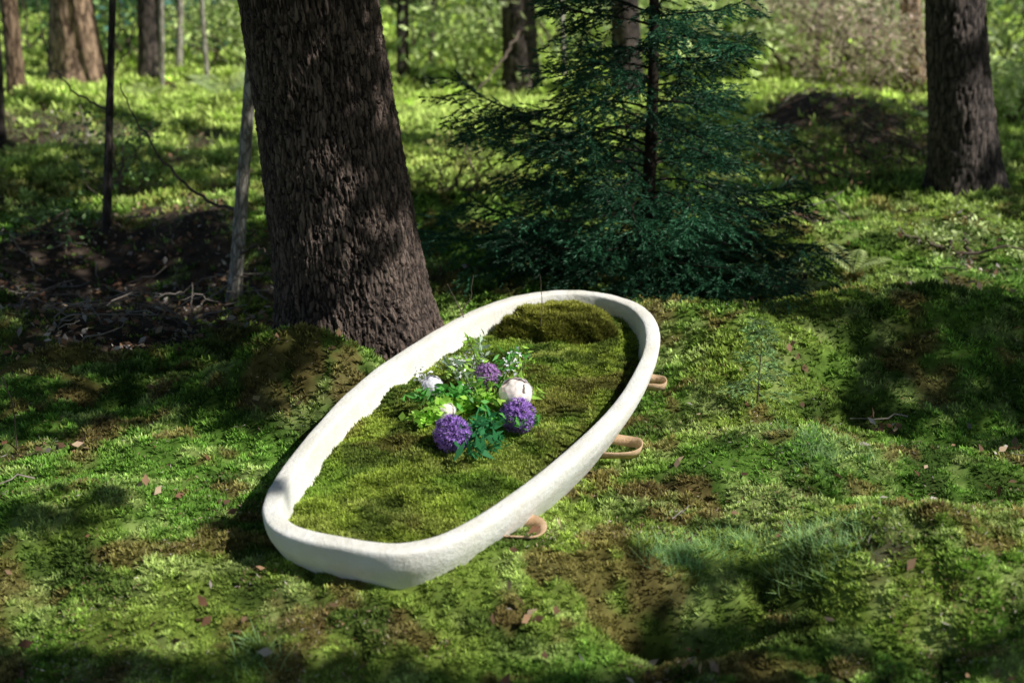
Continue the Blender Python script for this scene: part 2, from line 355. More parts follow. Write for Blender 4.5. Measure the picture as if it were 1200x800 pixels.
# ------------------------------------------------------------------ moss bed in the coffin
IN = .055
def zin(u, v, s):
    return .147 + .030 * (1 - s ** 2) + (fbm(u * 4, v * 4, 101, 3) - .5) * .05 * (1 - .5 * s) + (fbm(u * 14, v * 14, 104, 3) - .5) * .045 + .010 * ss(.5, 0, u) + .035 * ss(1.75, 2.1, u)
ui, vi = ring(IN)
Vb = []; NR = 60
for q in range(NR + 1):
    s = q / NR; u = 1.06 + (ui - 1.06) * s; v = vi * s
    w = toW(v, u); Vb.append(np.stack([w[0], w[1], zin(u, v, s)], -1))
Vb = np.concatenate(Vb); Fb = []
for q in range(NR):
    a = q * nc + np.arange(nc); b = q * nc + (np.arange(nc) + 1) % nc
    Fb += [np.stack([a, b, b + nc], -1), np.stack([a, b + nc, a + nc], -1)]
Fb = np.concatenate(Fb)
def bedcol(x, y):
    n1 = fbm(x * 3, y * 3, 111, 4)[:, None]; n2 = fbm(x * 9, y * 9, 115, 4)[:, None]; n3 = fbm(x * 6, y * 6, 117, 4)[:, None]; n4 = fbm(x * 12, y * 12, 119, 3)[:, None]
    c = np.array([.18, .29, .04]) + (np.array([.31, .40, .06]) - np.array([.18, .29, .04])) * ss(.4, .6, n1)
    c = c + (np.array([.06, .095, .02]) - c) * ss(.46, .62, n2) * .75
    c = c + (np.array([.50, .57, .13]) - c) * ss(.52, .7, n4) * .55
    c = c + (np.array([.20, .14, .045]) - c) * ss(.56, .68, n3) * .45
    return c
n = 38000
ang = R.integers(0, nc, n); s = np.sqrt(R.uniform(0, 1, n)) * .99
u = 1.06 + (ui[ang] - 1.06) * s; v = vi[ang] * s; s_ = s
wx, wy = toW(v, u)
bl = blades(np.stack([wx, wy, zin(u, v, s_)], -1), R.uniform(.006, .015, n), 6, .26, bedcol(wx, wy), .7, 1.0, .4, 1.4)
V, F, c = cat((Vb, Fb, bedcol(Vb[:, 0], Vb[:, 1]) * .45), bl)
tag(mk('moss_bed', V, F, M_moss, None, c), 'olive green moss filling the white coffin', 'moss bed')
# moss pillow
px_, py_ = P(657, 378, .19); PS = (.19, .14, .105)
nu, nv_ = 90, 44; A, Bv = np.meshgrid(np.linspace(0, 2 * np.pi, nu, endpoint=False), np.linspace(0, np.pi / 2, nv_), indexing='xy')
def lump(A, Bv, sx, sy, sz_):
    dx, dy, dz = np.sin(Bv) * np.cos(A), np.sin(Bv) * np.sin(A), np.cos(Bv)
    r = 1 + (fbm(dx * 2.2 + dz + 9, dy * 2.2 + dz * .7 + 9, 121, 3) - .5) * .5 + (fbm(dx * 8 + dz * 3 + 9, dy * 8 + 9, 123, 3) - .5) * .2
    return dx * sx * r, dy * sy * r, dz ** .8 * sz_ * r
cx, cy, cz = lump(A, Bv, *PS)
Vp = np.stack([px_ + cx, py_ + cy, .15 + cz], -1).reshape(-1, 3); Fp = []
for q in range(nv_ - 1):
    a = q * nu + np.arange(nu); b = q * nu + (np.arange(nu) + 1) % nu
    Fp += [np.stack([a, a + nu, b + nu], -1), np.stack([a, b + nu, b], -1)]
n = 10000; A2 = R.uniform(0, 2 * np.pi, n); B2 = np.arccos(R.uniform(0, 1, n))
cx, cy, cz = lump(A2, B2, *PS)
pb = np.stack([px_ + cx, py_ + cy, .15 + cz], -1)
pcol = np.array([.25, .26, .05]) * (.5 + 1.1 * fbm(pb[:, 0] * 14, pb[:, 1] * 14, 127, 3)[:, None])
V, F, c = cat((Vp, np.concatenate(Fp), np.array([.05, .05, .012])), blades(pb, R.uniform(.010, .020, n), 6, .2, pcol, .5, 1.0, .35, 1.4))
tag(mk('moss_pillow', V, F, M_moss, None, c), 'rounded pillow of darker moss at the far head end of the coffin', 'moss pillow')
# ------------------------------------------------------------------ bouquet
bq = empty('bouquet', (*P(560, 480, .18), .19)); bl0 = np.array(bq.location)
tag(bq, 'loose bouquet of purple alliums, white peony and leaves on the moss in the coffin', 'bouquet')
def at3(px, py, z): z = z + .016; return np.array([*P(px, py, z), z])
def fib(n):
    i = np.arange(n) + .5; ph = np.arccos(1 - 2 * i / n); t = np.pi * (1 + 5 ** .5) * i
    return np.stack([np.cos(t) * np.sin(ph), np.sin(t) * np.sin(ph), np.cos(ph)], -1)
def allium(pos, r, lab, colr):
    D = fib(280); D += R.normal(size=D.shape) * .08; D /= np.linalg.norm(D, axis=1)[:, None]
    cen = pos + D * r * R.uniform(.76, 1.02, (len(D), 1))
    a = np.cross(D, [0.1, .3, 1]); a /= np.linalg.norm(a, axis=1)[:, None]; b = np.cross(D, a); out = []
    ps = r * .21
    for kx in range(6):
        t = kx * np.pi / 3 + R.uniform(0, .5, (len(D), 1)); e = np.cos(t) * a + np.sin(t) * b; f = np.cross(D, e)
        tip = cen + e * ps * .9 + D * ps * .6; mid = cen + e * ps * .5 + D * ps * .15
        Vq = np.stack([cen, mid + f * ps * .16, tip, mid - f * ps * .16], 1).reshape(-1, 3)
        cc = np.repeat(np.array(colr) * R.uniform(.55, 1.5, (len(D), 1)), 4, 0)
        out.append((Vq, np.arange(len(Vq)).reshape(-1, 4), cc))
    w = a * .0009
    Vq = np.stack([np.broadcast_to(pos, cen.shape) - w, np.broadcast_to(pos, cen.shape) + w, cen + w, cen - w], 1).reshape(-1, 3)
    out.append((Vq, np.arange(len(Vq)).reshape(-1, 4), np.array([.16, .10, .26])))
    V, F, c = cat(*out); o = mk('allium_flower', V - bl0, F, M_petal, bq, c); o['label'] = lab
allium(at3(530, 508, .210), .053, 'purple allium ball nearest the foot of the coffin', (.33, .18, .57))
allium(at3(607, 487, .210), .051, 'purple allium ball below the white peony', (.35, .19, .59))
allium(at3(571, 441, .215), .041, 'smaller mauve allium ball at the top of the bouquet', (.44, .24, .54))
def peony(pos, r, col1, col2, lab, name='peony_flower', rows=((1.25, 8, 1.0), (.95, 8, .92), (.68, 7, .82)), tilt=.55):
    out = []; ct, st_ = math.cos(tilt), math.sin(tilt)
    gu, gv = np.meshgrid(np.linspace(0, 2.6, 26), np.linspace(0, 2 * np.pi, 49), indexing='ij')
    rr = r * .93 * (1 + .06 * np.sin(gv * 5 + gu * 5) * np.sin(gu) + .03 * np.sin(gv * 3 - gu * 11) * np.sin(gu))
    xx = rr * np.sin(gu) * np.cos(gv); yy = rr * np.sin(gu) * np.sin(gv); zz = rr * np.cos(gu) * .85
    Vq = np.stack([pos[0] + xx, pos[1] + yy * ct - zz * st_, pos[2] + yy * st_ + zz * ct], -1).reshape(-1, 3)
    i, j = np.meshgrid(np.arange(25), np.arange(48), indexing='ij'); b0 = (i * 49 + j).ravel()
    out.append((Vq, np.stack([b0, b0 + 1, b0 + 50, b0 + 49], -1), np.array(col2)))
    for ri, (th1, m, rf) in enumerate(rows):
        for q in range(m):
            t0 = q / m * 2 * math.pi + ri * .9 + random.uniform(-.25, .25); Rr = r * (.92 + .12 * rf) * random.uniform(.97, 1.06); tip = th1 + random.uniform(-.16, .16)
            gu, gv = np.meshgrid(np.linspace(0, 1, 9), np.linspace(-1, 1, 9), indexing='ij')
            th = 2.5 + (tip - 2.5) * gu + .16 * gv ** 2 * gu ** 2
            halfw = (3.6 / m) * np.sin(gu * 1.9 + .45) * random.uniform(.85, 1.1)
            ph = t0 + gv * halfw * .9 / np.maximum(np.sin(th), .6)
            rr = Rr * (1 + .08 * gu ** 4 + .03 * np.sin(gv * 5 + q * 2.1) * gu ** 2 - .05 * np.abs(gv) ** 3 * gu)
            xx = rr * np.sin(th) * np.cos(ph); yy = rr * np.sin(th) * np.sin(ph); zz = rr * np.cos(th) * .85
            y2 = yy * ct - zz * st_; z2 = yy * st_ + zz * ct
            Vq = np.stack([pos[0] + xx, pos[1] + y2, pos[2] + z2], -1).reshape(-1, 3)
            i, j = np.meshgrid(np.arange(8), np.arange(8), indexing='ij'); b0 = (i * 9 + j).ravel()
            mixf = np.clip(.35 + .65 * gu.reshape(-1, 1) + random.uniform(-.1, .1) - .10 * ri, 0, 1)
            out.append((Vq, np.stack([b0, b0 + 1, b0 + 10, b0 + 9], -1), np.array(col2) * (1 - mixf) + np.array(col1) * mixf))
    V, F, c = cat(*out); o = mk(name, V - bl0, F, M_petal, bq, c, True); o['label'] = lab
peony(at3(604, 461, .225), .048, (.98, .94, .93), (.97, .87, .82), 'large white peony with a cream centre')
SR = ((1.2, 6, 1.0), (.8, 6, .85))
peony(at3(507, 452, .205), .032, (.94, .93, .97), (.90, .89, .95), 'white flower at the left of the bouquet', 'small_flower', SR)
peony(at3(523, 482, .205), .027, (.97, .94, .92), (.95, .88, .80), 'small white flower above the left allium', 'small_flower', SR)
def sprig(name, pts, nl, ls, col, asp=.4, spread=.02, lab=None, mat=M_leaf, flat=.3, stem=(.14, .22, .07)):
    pts = np.array(pts); out = []
    t = np.linspace(0, 1, 12); 
    path = np.stack([np.interp(t, np.linspace(0, 1, len(pts)), pts[:, k]) for k in range(3)], -1)
    path[:, 2] += np.sin(t * math.pi) * .012
    v, f = tube(path, np.linspace(.003, .0012, 12), 5); out.append((v, f, np.array(stem)))
    tt = R.uniform(.1, 1, nl); c = np.stack([np.interp(tt, t, path[:, k]) for k in range(3)], -1) + R.normal(size=(nl, 3)) * spread * np.array([1, 1, .55])
    c[:, 2] = np.maximum(c[:, 2], .20)
    out.append(leaves(c, R.uniform(.7, 1.2, nl) * ls, np.array(col), .3, asp, flat))
    V, F, cc = cat(*out); o = mk(name, V - bl0, F, mat, bq, cc)
    if lab: o['label'] = lab
def SP(*pp): return [at3(*p) for p in pp]
G1 = (.14, .46, .08); G2 = (.46, .76, .12); G3 = (.05, .25, .09); G4 = (.50, .64, .46)
sprig('leaf_sprig', SP((560, 490, .19), (558, 510, .2), (552, 535, .19)), 50, .066, G3, .26, .020, 'long dark green leaves at the foot of the bouquet')
sprig('leaf_sprig', SP((570, 480, .19), (578, 505, .2), (580, 525, .19)), 44, .060, G3, .26, .018)
sprig('leaf_sprig', SP((555, 470, .19), (515, 482, .2), (490, 494, .19)), 130, .036, G2, .6, .022, 'lime green leafy sprig at the left of the bouquet')
sprig('leaf_sprig', SP((560, 475, .19), (545, 468, .21), (535, 458, .2)), 120, .036, G1, .45, .030)
sprig('leaf_sprig', SP((540, 470, .19), (508, 468, .21), (486, 466, .2)), 70, .040, G1, .35, .022)
sprig('leaf_sprig', SP((580, 460, .19), (590, 430, .22), (608, 414, .24)), 60, .044, G1, .28, .020)
sprig('leaf_sprig', SP((575, 480, .19), (598, 500, .2), (622, 492, .19)), 50, .040, G1, .35, .018)
sprig('leaf_sprig', SP((575, 470, .19), (612, 470, .2), (632, 458, .19)), 44, .038, G2, .35, .018)
sprig('leaf_sprig', SP((575, 475, .19), (570, 468, .22), (572, 460, .22)), 60, .036, G2, .4, .022)
sprig('leaf_sprig', SP((560, 460, .19), (535, 435, .22), (514, 424, .23)), 60, .040, G4, .3, .020, 'silvery green sprig at the top of the bouquet')
sprig('leaf_sprig', SP((565, 460, .19), (560, 425, .23), (566, 396, .26)), 60, .040, G4, .28, .018)
sprig('leaf_sprig', SP((565, 455, .20), (556, 420, .25), (548, 398, .28)), 40, .034, G2, .28, .014, 'upright light green sprig at the back of the bouquet')
sprig('leaf_sprig', SP((600, 455, .19), (612, 435, .22), (618, 410, .25)), 54, .032, G2, .3, .018)
sprig('leaf_sprig', SP((550, 460, .19), (545, 440, .22), (540, 422, .235)), 80, .032, G2, .35, .024)
sprig('blossom_sprig', SP((560, 470, .2), (540, 435, .235), (530, 422, .24)), 44, .013, (.92, .92, .92), .8, .018, 'sprig of tiny white blossom', M_petal)
sprig('blossom_sprig', SP((590, 445, .22), (598, 428, .24), (606, 415, .25)), 44, .013, (.88, .86, .94), .8, .018, 'sprig of tiny pale lilac blossom beside the top allium', M_petal)
sprig('blossom_sprig', SP((560, 440, .22), (552, 425, .24), (548, 412, .25)), 40, .013, (.80, .78, .92), .8, .018, 'sprig of tiny pale blue blossom', M_petal)
sprig('blossom_sprig', SP((500, 448, .2), (496, 442, .22), (490, 438, .22)), 30, .014, (.92, .92, .94), .8, .014, 'sprig of white blossom at the left tip of the bouquet', M_petal)
# ------------------------------------------------------------------ trees
trees = []
def trunk_mesh(lean, r0, r1, hv, Hh, seg, rings, flare, amp, cells, seed):
    z = np.concatenate([np.linspace(-.15, hv, int(rings * .8)), np.linspace(hv, Hh, int(rings * .2) + 2)[1:]])
    th = np.linspace(0, 2 * np.pi, seg, endpoint=False) + np.pi / 2
    Zg, Th = np.meshgrid(z, th, indexing='ij')
    zc = np.clip(Zg, 0, None)
    r = r0 + (r1 - r0) * np.clip(zc / hv, 0, 1) ** .8; r = r * np.clip(1 - .75 * np.clip((zc - hv) / (Hh - hv), 0, 1), .1, 1)
    fl = 1 + flare * np.exp(-zc / (.45 * r0 + .05)) * (.75 + .35 * np.cos(4 * Th + seed) + .25 * np.cos(7 * Th + seed * 2))
    wob = 1.1 * (fbm(Th * r0 * cells * .4, Zg * cells * .14, seed, 4) - .5)
    f1, f2, idv = cell(Th * r0 * cells + 4.5 * wob, Zg * cells * .17 + 2.4 * (fbm(Th * r0 * cells * .7, Zg * cells * .3, seed + 2, 4) - .5), seed)
    crack = ss(0.0, .22, f2 - f1 + .10 * (fbm(Th * r0 * cells * 2, Zg * cells, seed + 4, 3) - .5)); fine = fbm(Th * r0 * cells * 2.2, Zg * cells * .8, seed + 3, 5)
    d = amp * (crack * (.5 + .7 * idv) - .7) + amp * 1.9 * (fine - .5) + .10 * r0 * (fbm(Th * 1.2, Zg * 1.2, seed + 6, 2) - .5)
    rr = r * fl + d
    lx = lean[0] * np.minimum(Zg, hv * 1.5); ly = lean[1] * np.minimum(Zg, hv * 1.5)
    V = np.stack([lx + rr * np.cos(Th), ly + rr * np.sin(Th), Zg], -1).reshape(-1, 3)
    shade = ((.28 + .72 * crack) * (.75 + .5 * idv) * (.45 + 1.1 * fine) * 1.15).reshape(-1, 1)
    m = len(z); i = np.arange(m - 1)[:, None] * seg; j = np.arange(seg)[None]; j2 = (j + 1) % seg
    return V, np.stack([i + j, i + j2, i + seg + j2, i + seg + j], -1).reshape(-1, 4), np.repeat(shade, 3, 1)
def tree(name, bpx, bpy_, tx, wb, wt, mat, label, catg='tree', group=None, Hh=8, seg=28, rings=60, flare=.25, amp=.008, cells=14, seed=1, push=.0, ty=0):
    x, y, z = PT(bpx, bpy_); y += push; x = (bpx - 600) / FP * (y * cp + (H - z) * sp); z -= .02
    tx_, _, tz = atY(tx, ty, y)
    dep0 = y * cp + (H - z) * sp; dep1 = y * cp - (tz - H) * sp
    hv = max(tz - z, .3)
    lean = ((tx_ - x) / hv, 0)
    e = empty(name, (x, y, z)); V, F, c = trunk_mesh(lean, wb * dep0 / FP / 2, wt * dep1 / FP / 2, hv, Hh, seg, rings, flare, amp, cells, seed)
    mk('trunk', V, F, mat, e, c, True); tag(e, label, catg, group)
    trees.append([e, x + lean[0] * hv, y, z, Hh]); return e
tree('conifer_tree', 424, 432, 361, 178, 157, M_bark, 'thick leaning rough-barked trunk right behind the coffin', seg=560, rings=700, flare=.30, amp=.0105, cells=50, seed=3, push=.28, Hh=9)
tree('conifer_tree', 1132, 236, 1118, 82, 66, M_bark2, 'dark trunk at the right side with flared base behind the mossy hump', seg=110, rings=160, flare=.3, amp=.009, cells=30, seed=8, push=.2)
tree('conifer_tree', 92, 100, 84, 62, 46, M_bark3, 'sunlit reddish brown trunk with broad flared foot in the left background', seg=60, rings=90, flare=.45, seed=12)
tree('conifer_tree', 20, 112, 10, 22, 19, M_bark3, 'narrow reddish trunk left of the flared sunlit trunk', seed=14)
tree('conifer_tree', -3, 178, -12, 20, 18, M_bark2, 'dark trunk cut by the left edge of the picture', seed=15)
tree('conifer_tree', 612, 106, 607, 44, 39, M_bark2, 'grey brown background trunk just left of the young spruce', seg=50, rings=80, seed=17)
tree('conifer_tree', 736, 102, 732, 36, 33, M_bark2, 'dark background trunk seen above the young spruce', seed=19)
tree('conifer_tree', 176, 95, 174, 28, 26, M_bark2, 'dark background trunk right of the flared sunlit trunk', seed=21)
tree('thin_tree', 209, 98, 211, 9, 8, M_slim, 'thin grey stem in the left background beside the dark trunk', seg=12, rings=30, flare=.1, amp=.002, seed=23)
tree('thin_tree', 243, 106, 236, 6, 6, M_slim, 'very thin pale stem left of the big leaning trunk, far back', seg=10, rings=30, flare=.1, amp=.002, seed=24)
tree('thin_tree', 190, 102, 189, 6, 6, M_slim, 'thin stem against the dark background trunk at the left', seg=10, rings=30, flare=.1, amp=.002, seed=25)
tree('thin_tree', 472, 100, 472, 15, 14, M_bark2, 'slim dark background trunk just right of the big leaning trunk', seg=16, rings=40, flare=.15, amp=.004, seed=27)
tree('conifer_tree', 883, 58, 883, 17, 16, M_bark2, 'small dark trunk far back right of the young spruce', seed=29)
tree('conifer_tree', 1074, 90, 1066, 27, 24, M_bark3, 'brown trunk in the background left of the dark right trunk', seed=31)
tree('thin_tree', 1018, 88, 1022, 7, 7, M_slim, 'thin stem among the dry brush in the right background', seg=10, rings=30, flare=.1, amp=.002, seed=33)
tree('thin_tree', 505, 78, 508, 8, 7, M_bark2, 'thin dark stem in the gap right of the slim dark background trunk', seg=10, rings=30, flare=.1, amp=.002, seed=43)
tree('thin_tree', 662, 88, 658, 7, 6, M_slim, 'thin pale stem between grey brown trunk and young spruce', seg=10, rings=30, flare=.1, amp=.002, seed=44)
tree('thin_tree', 955, 84, 964, 6, 5, M_bark3, 'thin brown stem rising out of the dry brush at its left', seg=10, rings=30, flare=.1, amp=.002, seed=45)
tree('thin_tree', 60, 82, 62, 10, 9, M_bark2, 'thin dark stem between the two reddish trunks at the left', seg=10, rings=30, flare=.1, amp=.002, seed=46)
tree('slender_tree', 274, 350, 300, 17, 13, M_slim, 'slender pale grey trunk just left of the big leaning trunk', seg=24, rings=90, flare=.35, amp=.003, cells=40, seed=35)
sap = tree('sapling', 124, 298, 132, 11, 8, M_bark2, 'thin dark sapling standing in the shade at the left', seg=16, rings=60, flare=.1, amp=.002, cells=40, seed=37, Hh=4)
def branch(parent, name, pxs, Y0, Y1, r, mat=M_twig):
    ys = np.linspace(Y0, Y1, len(pxs)); pts = np.array([atY(a, b, y) for (a, b), y in zip(pxs, ys)])
    t = np.linspace(0, 1, 26); path = np.stack([np.interp(t, np.linspace(0, 1, len(pts)), pts[:, k]) for k in range(3)], -1)
    path += R.normal(size=path.shape) * .005
    v, f = tube(path, np.linspace(r, r * .35, 26), 6)
    if parent: v = v - np.array(parent.location)
    return mk(name, v, f, mat, parent, None, True)
st = trees[-2][0]; Ys = st.location[1]
branch(st, 'branch', [(279, 300), (300, 285), (315, 300)], Ys, Ys - .3, .006)
branch(st, 'branch', [(277, 325), (320, 320), (345, 345)], Ys, Ys - .2, .005)
branch(st, 'branch', [(286, 250), (240, 235), (200, 200), (165, 150), (140, 100)], Ys, Ys + .3, .008)
branch(st, 'branch', [(275, 330), (230, 360), (190, 385)], Ys, Ys - .3, .005, M_ptwig)
branch(st, 'branch', [(275, 320), (240, 325), (205, 345), (170, 350)], Ys, Ys - .2, .004, M_ptwig)
Ya = sap.location[1]
branch(sap, 'branch', [(128, 130), (90, 110), (60, 80), (45, 30)], Ya, Ya + .3, .006)
branch(sap, 'branch', [(127, 200), (160, 180), (175, 150)], Ya, Ya - .2, .004)
branch(sap, 'branch', [(129, 90), (150, 60), (160, 10)], Ya, Ya, .004)
branch(sap, 'branch', [(126, 240), (100, 215), (85, 170)], Ya, Ya - .1, .004)
branch(trees[5][0], 'branch', [(612, 30), (590, 70), (560, 105)], trees[5][2], trees[5][2] - 1.2, .012)
# ------------------------------------------------------------------ spruce
def spruce(loc, Hh, Rm, name, label, nb, sc=1.0, colA=(.018, .075, .045), dens=1.0, zmin=.08, cone=.8):
    e = empty(name, loc); tag(e, label, 'young spruce tree' if Hh > 1 else 'conifer seedling')
    z = np.linspace(-.1 * sc, Hh, 20); v, f = tube(np.stack([.02 * sc * np.sin(z * 2), 0 * z, z], -1), np.linspace(.034, .004, 20) * sc * (1 if sc == 1 else .4), 10); mk('trunk', v, f, M_dtwig if sc == 1 else M_twig, e, None, True)
    wood = []; needles = []
    def clear(pts):
        # boughs grow round the coffin, not over it
        if sc < 1: return True
        w = np.asarray(pts) + np.array(loc); vv, uu = toL(w[:, 0], w[:, 1])
        return not bool(np.any((uu < 2.22) & (np.abs(vv) < .55)))
    for q in range(nb):
        h = zmin + (Hh - zmin) * ((q + .5) / nb) ** (1.4 if sc == 1 else .8) * .97; az = q * 2.39996 + random.uniform(-.5, .5)
        top = ss(.7, 1.2, h) if Hh > 1 else 0
        if random.random() < .15 * top: continue
        L = Rm * (1 - (h / Hh) ** 1.1) ** cone * random.uniform(.38, 1.14) * (1 - .12 * top) + .05 * sc
        if Hh > 1: L *= 1 - .16 * max(0, math.cos(az)) + .14 * max(0, -math.cos(az)) * (1 - top)
        m = 14; t = np.linspace(0, 1, m)
        droop = random.uniform(-.10, .38) if h < Hh * .6 else -.3
        hz = h + L * (.34 * t - (.40 + droop) * t ** 2 + .28 * t ** 4); bend = random.uniform(-.5, .5)
        aa = az + bend * t; pth = np.stack([np.cos(aa) * t * L, np.sin(aa) * t * L, np.maximum(hz, .03 * sc)], -1)
        while not clear(pth) and L > .15:
            L *= .88; pth = pth * .88; pth[:, 2] = np.maximum(hz, .03)
        v, f = tube(pth, np.linspace(.006, .0014, m) * sc * (1 if sc == 1 else .4), 5); wood.append((v, f, (.1, .1, .1)))
        nt_ = int(max(6, L * 36 / sc * dens)); segs = []; tint = random.uniform(.45, 1.6)
        if sc < 1: nt_ = 7
        for w in range(nt_):
            s = .12 + .88 * (w + random.random()) / nt_; p0 = np.array([np.interp(s, t, pth[:, k]) for k in range(3)])
            side = 1 if w % 2 else -1; l2 = L * .44 * (1.10 - s) ** .7 * random.uniform(.4, 1.3) + .055 * sc; a2 = az + bend * s + side * random.uniform(.35, 1.0)
            tt = np.linspace(0, 1, 5)[:, None]; end = np.array([math.cos(a2) * l2, math.sin(a2) * l2, l2 * random.uniform(-.7, .25)])
            segs.append((p0 + end * tt + np.array([0, 0, .06]) * l2 * np.sin(tt * np.pi)))
            if l2 > .12:
                for w2 in range(4):
                    s2 = .25 + .18 * w2; p1 = p0 + end * s2; a3 = a2 + (1 if w2 % 2 else -1) * .75; l3 = l2 * .42 * (1.2 - s2)
                    segs.append(p1 + np.array([math.cos(a3) * l3, math.sin(a3) * l3, -l3 * .35]) * tt)
        segs.append(pth[2:6]); segs.append(pth[5:10]); segs.append(pth[9:14])
        for sg in segs:
            if not clear(sg): continue
            Ls = np.linalg.norm(sg[-1] - sg[0]); kx = int(max(8, Ls / sc * 330 * dens)); u = R.uniform(0, 1, kx)
            c0 = np.stack([np.interp(u, np.linspace(0, 1, len(sg)), sg[:, k]) for k in range(3)], -1)
            dr = (sg[-1] - sg[0]) / (Ls + 1e-6); rn = R.normal(size=(kx, 3)); rn -= dr * (rn @ dr)[:, None]; rn /= np.linalg.norm(rn, axis=1)[:, None]; rn[:, 2] = rn[:, 2] * .6 + .12
            d = rn * .7 + dr * .9; nl = R.uniform(.012, .022, kx)[:, None] * (sc ** .4)
            wv = np.cross(d, R.normal(size=(kx, 3))); wv /= np.linalg.norm(wv, axis=1)[:, None]; wv *= .0027 * (sc ** .6)
            V = np.stack([c0 - wv, c0 + wv, c0 + d * nl], 1).reshape(-1, 3)
            cc = np.repeat(np.array(colA) * R.uniform(.6, 1.5, (kx, 1)) * tint, 3, 0); needles.append((V, cc))
    V, F, c = cat(*wood); mk('bough', V, F, M_dtwig if sc == 1 else M_twig, e, None, True)
    V = np.concatenate([a for a, b in needles]); c = np.concatenate([b for a, b in needles])
    mk('foliage', V, np.arange(len(V)).reshape(-1, 3), M_needle, e, c); return e, len(V) // 3
spruce(PT(752, 336), 2.7, .88, 'spruce_tree', 'bushy dark green young spruce standing behind the head of the coffin', 126, 1.0, (.023, .085, .040))
spruce(PT(888, 462), .30, .14, 'conifer_seedling', 'tiny pale green conifer seedling in the moss right of the coffin', 26, .3, (.26, .42, .16), .6, .03)
# ------------------------------------------------------------------ bushes and undergrowth
def bush(px, py, rx, h, label, col, ls=.06, n=2600, clumps=26, name='bush', group=None, flat=.2, catg='bush', stems=7, asp=.55, col2=None):
    x, y, z = PT(px, py)
    e = empty(name, (x, y, z)); tag(e, label, catg, group)
    cs = np.stack([R.normal(size=clumps) * rx * .45, R.normal(size=clumps) * rx * .4, R.uniform(.12, 1, clumps) ** .8 * h], -1)
    wood = []
    for q in range(min(stems, clumps)):
        t = np.linspace(0, 1, 8)[:, None]; pth = cs[q] * t + np.array([.05 * q - .15, 0, 0]) * (1 - t) + R.normal(size=(8, 3)) * .012; pth[0, 2] = -.03
        v, f = tube(pth, np.linspace(.012, .004, 8), 5); wood.append((v, f, (.1, .1, .1)))
    V, F, c = cat(*wood); mk('stem', V, F, M_twig, e, None, True)
    k = R.integers(0, clumps, n); r = R.normal(size=(n, 3)) * rx * .17; pos = cs[k] + r; pos[:, 2] = np.abs(pos[:, 2])
    colr = np.array(col) * R.uniform(.5, 1.45, (clumps, 1))[k]
    if col2 is not None: m = R.uniform(size=n) < .4; colr[m] = col2
    V, F, c = leaves(pos, R.uniform(.5, 1.5, n) * ls, colr, .35, asp, flat); mk('foliage', V, F, M_leaf, e, c); return e
YG = (.60, .72, .30); MG = (.26, .42, .15); LG = (.58, .70, .36); TG = (.12, .30, .25); BR = (.19, .12, .07); RD = (.78, .62, .52); DG = (.10, .20, .08)  # LG is paled and greyed, putting background haze into the leaf colour
BL = [(40, 62, .8, .9, 'loose green bush between the two leftmost background trunks', DG), (140, 66, .7, .9, 'green bush behind the flared sunlit trunk', MG),
      (225, 70, .8, 1.0, 'bluish green bush behind the thin stems at the left', TG), (275, 84, .5, .6, 'yellow green bush touching the big leaning trunk at its left, far back', YG),
      (500, 62, .7, 1.0, 'dark leafy bush between the big leaning trunk and the grey brown one', MG), (555, 84, .6, .6, 'bright yellow green bush left of the grey brown background trunk', YG),
      (665, 70, .7, .9, 'leafy green bush between grey brown trunk and young spruce', LG), (790, 60, .9, 1.0, 'green bush behind the top of the young spruce', LG),
      (850, 92, .4, .5, 'pale yellow green bush right behind the young spruce', YG), (940, 20, .9, 1.0, 'light green bush behind the reddish dry brush', LG),
      (1030, 50, .6, .7, 'pale green bush behind the thin stem at the right', LG), (1110, 50, .7, .9, 'mid green bush behind the dark right trunk', YG),
      (1185, 90, .6, .8, 'sunlit leafy bush at the right edge beyond the dark trunk', LG), (1190, 145, .5, .4, 'low green bush right of the dark trunk', YG)]
for q, (a, b, rx, h, lab, col) in enumerate(BL):
    bush(a, b, rx, h, lab, col, R.uniform(.04, .09), 1500, 26)
for q in range(16):
    a = -60 + q * 86 + random.uniform(-25, 25)
    bush(a, 6 + random.uniform(-8, 8), 1.15, 1.9, 'leafy shrub in the far rank of undergrowth at the back of the wood', random.choice([DG, TG, DG, MG] if a < 420 else [MG, LG, TG, DG]), .12, 1800, 34, name='far_shrub', group='far rank of undergrowth')
bush(965, 92, .9, .9, 'reddish brown dry brush in the right background', RD, .06, 3600, 38, name='dry_brush', col2=(.64, .60, .38), asp=.2, stems=18)
bush(905, 84, .6, .7, 'tawny dry brush right of the young spruce top', RD, .05, 2200, 26, name='dry_brush', col2=(.64, .62, .36), asp=.25, stems=12)
bush(1040, 112, .6, .55, 'pinkish dry brush beside the brown background trunk', RD, .05, 1800, 26, name='dry_brush', col2=(.60, .58, .34), asp=.22, stems=12)
bush(1035, 185, .45, .30, 'dark brown heap of dead brush left of the dark right trunk', BR, .045, 1500, 26, name='brush_heap', asp=.15, col2=(.15, .22, .07), stems=18)
bush(965, 170, .4, .20, 'low brown dead bracken behind the young spruce at its right', BR, .04, 900, 18, name='brush_heap', asp=.2, col2=(.16, .24, .07), stems=12)
bush(150, 236, .30, .42, 'sparse small leafy shrub beside the thin dark sapling', MG, .03, 420, 16, name='small_shrub', stems=6)
bush(540, 236, .28, .32, 'small shrub with yellowish leaves just right of the big leaning trunk', (.40, .42, .14), .03, 500, 14, name='small_shrub', stems=6)
bush(925, 350, .2, .16, 'small leafy plant at the right foot of the young spruce', YG, .026, 260, 10, name='small_shrub', stems=5)
bush(1125, 300, .3, .14, 'low bright leafy plant in front of the dark right trunk', YG, .026, 360, 12, name='small_shrub', stems=5)
bush(60, 275, .3, .14, 'low leafy plant in the shaded litter at the far left', MG, .026, 260, 12, name='small_shrub', stems=5)
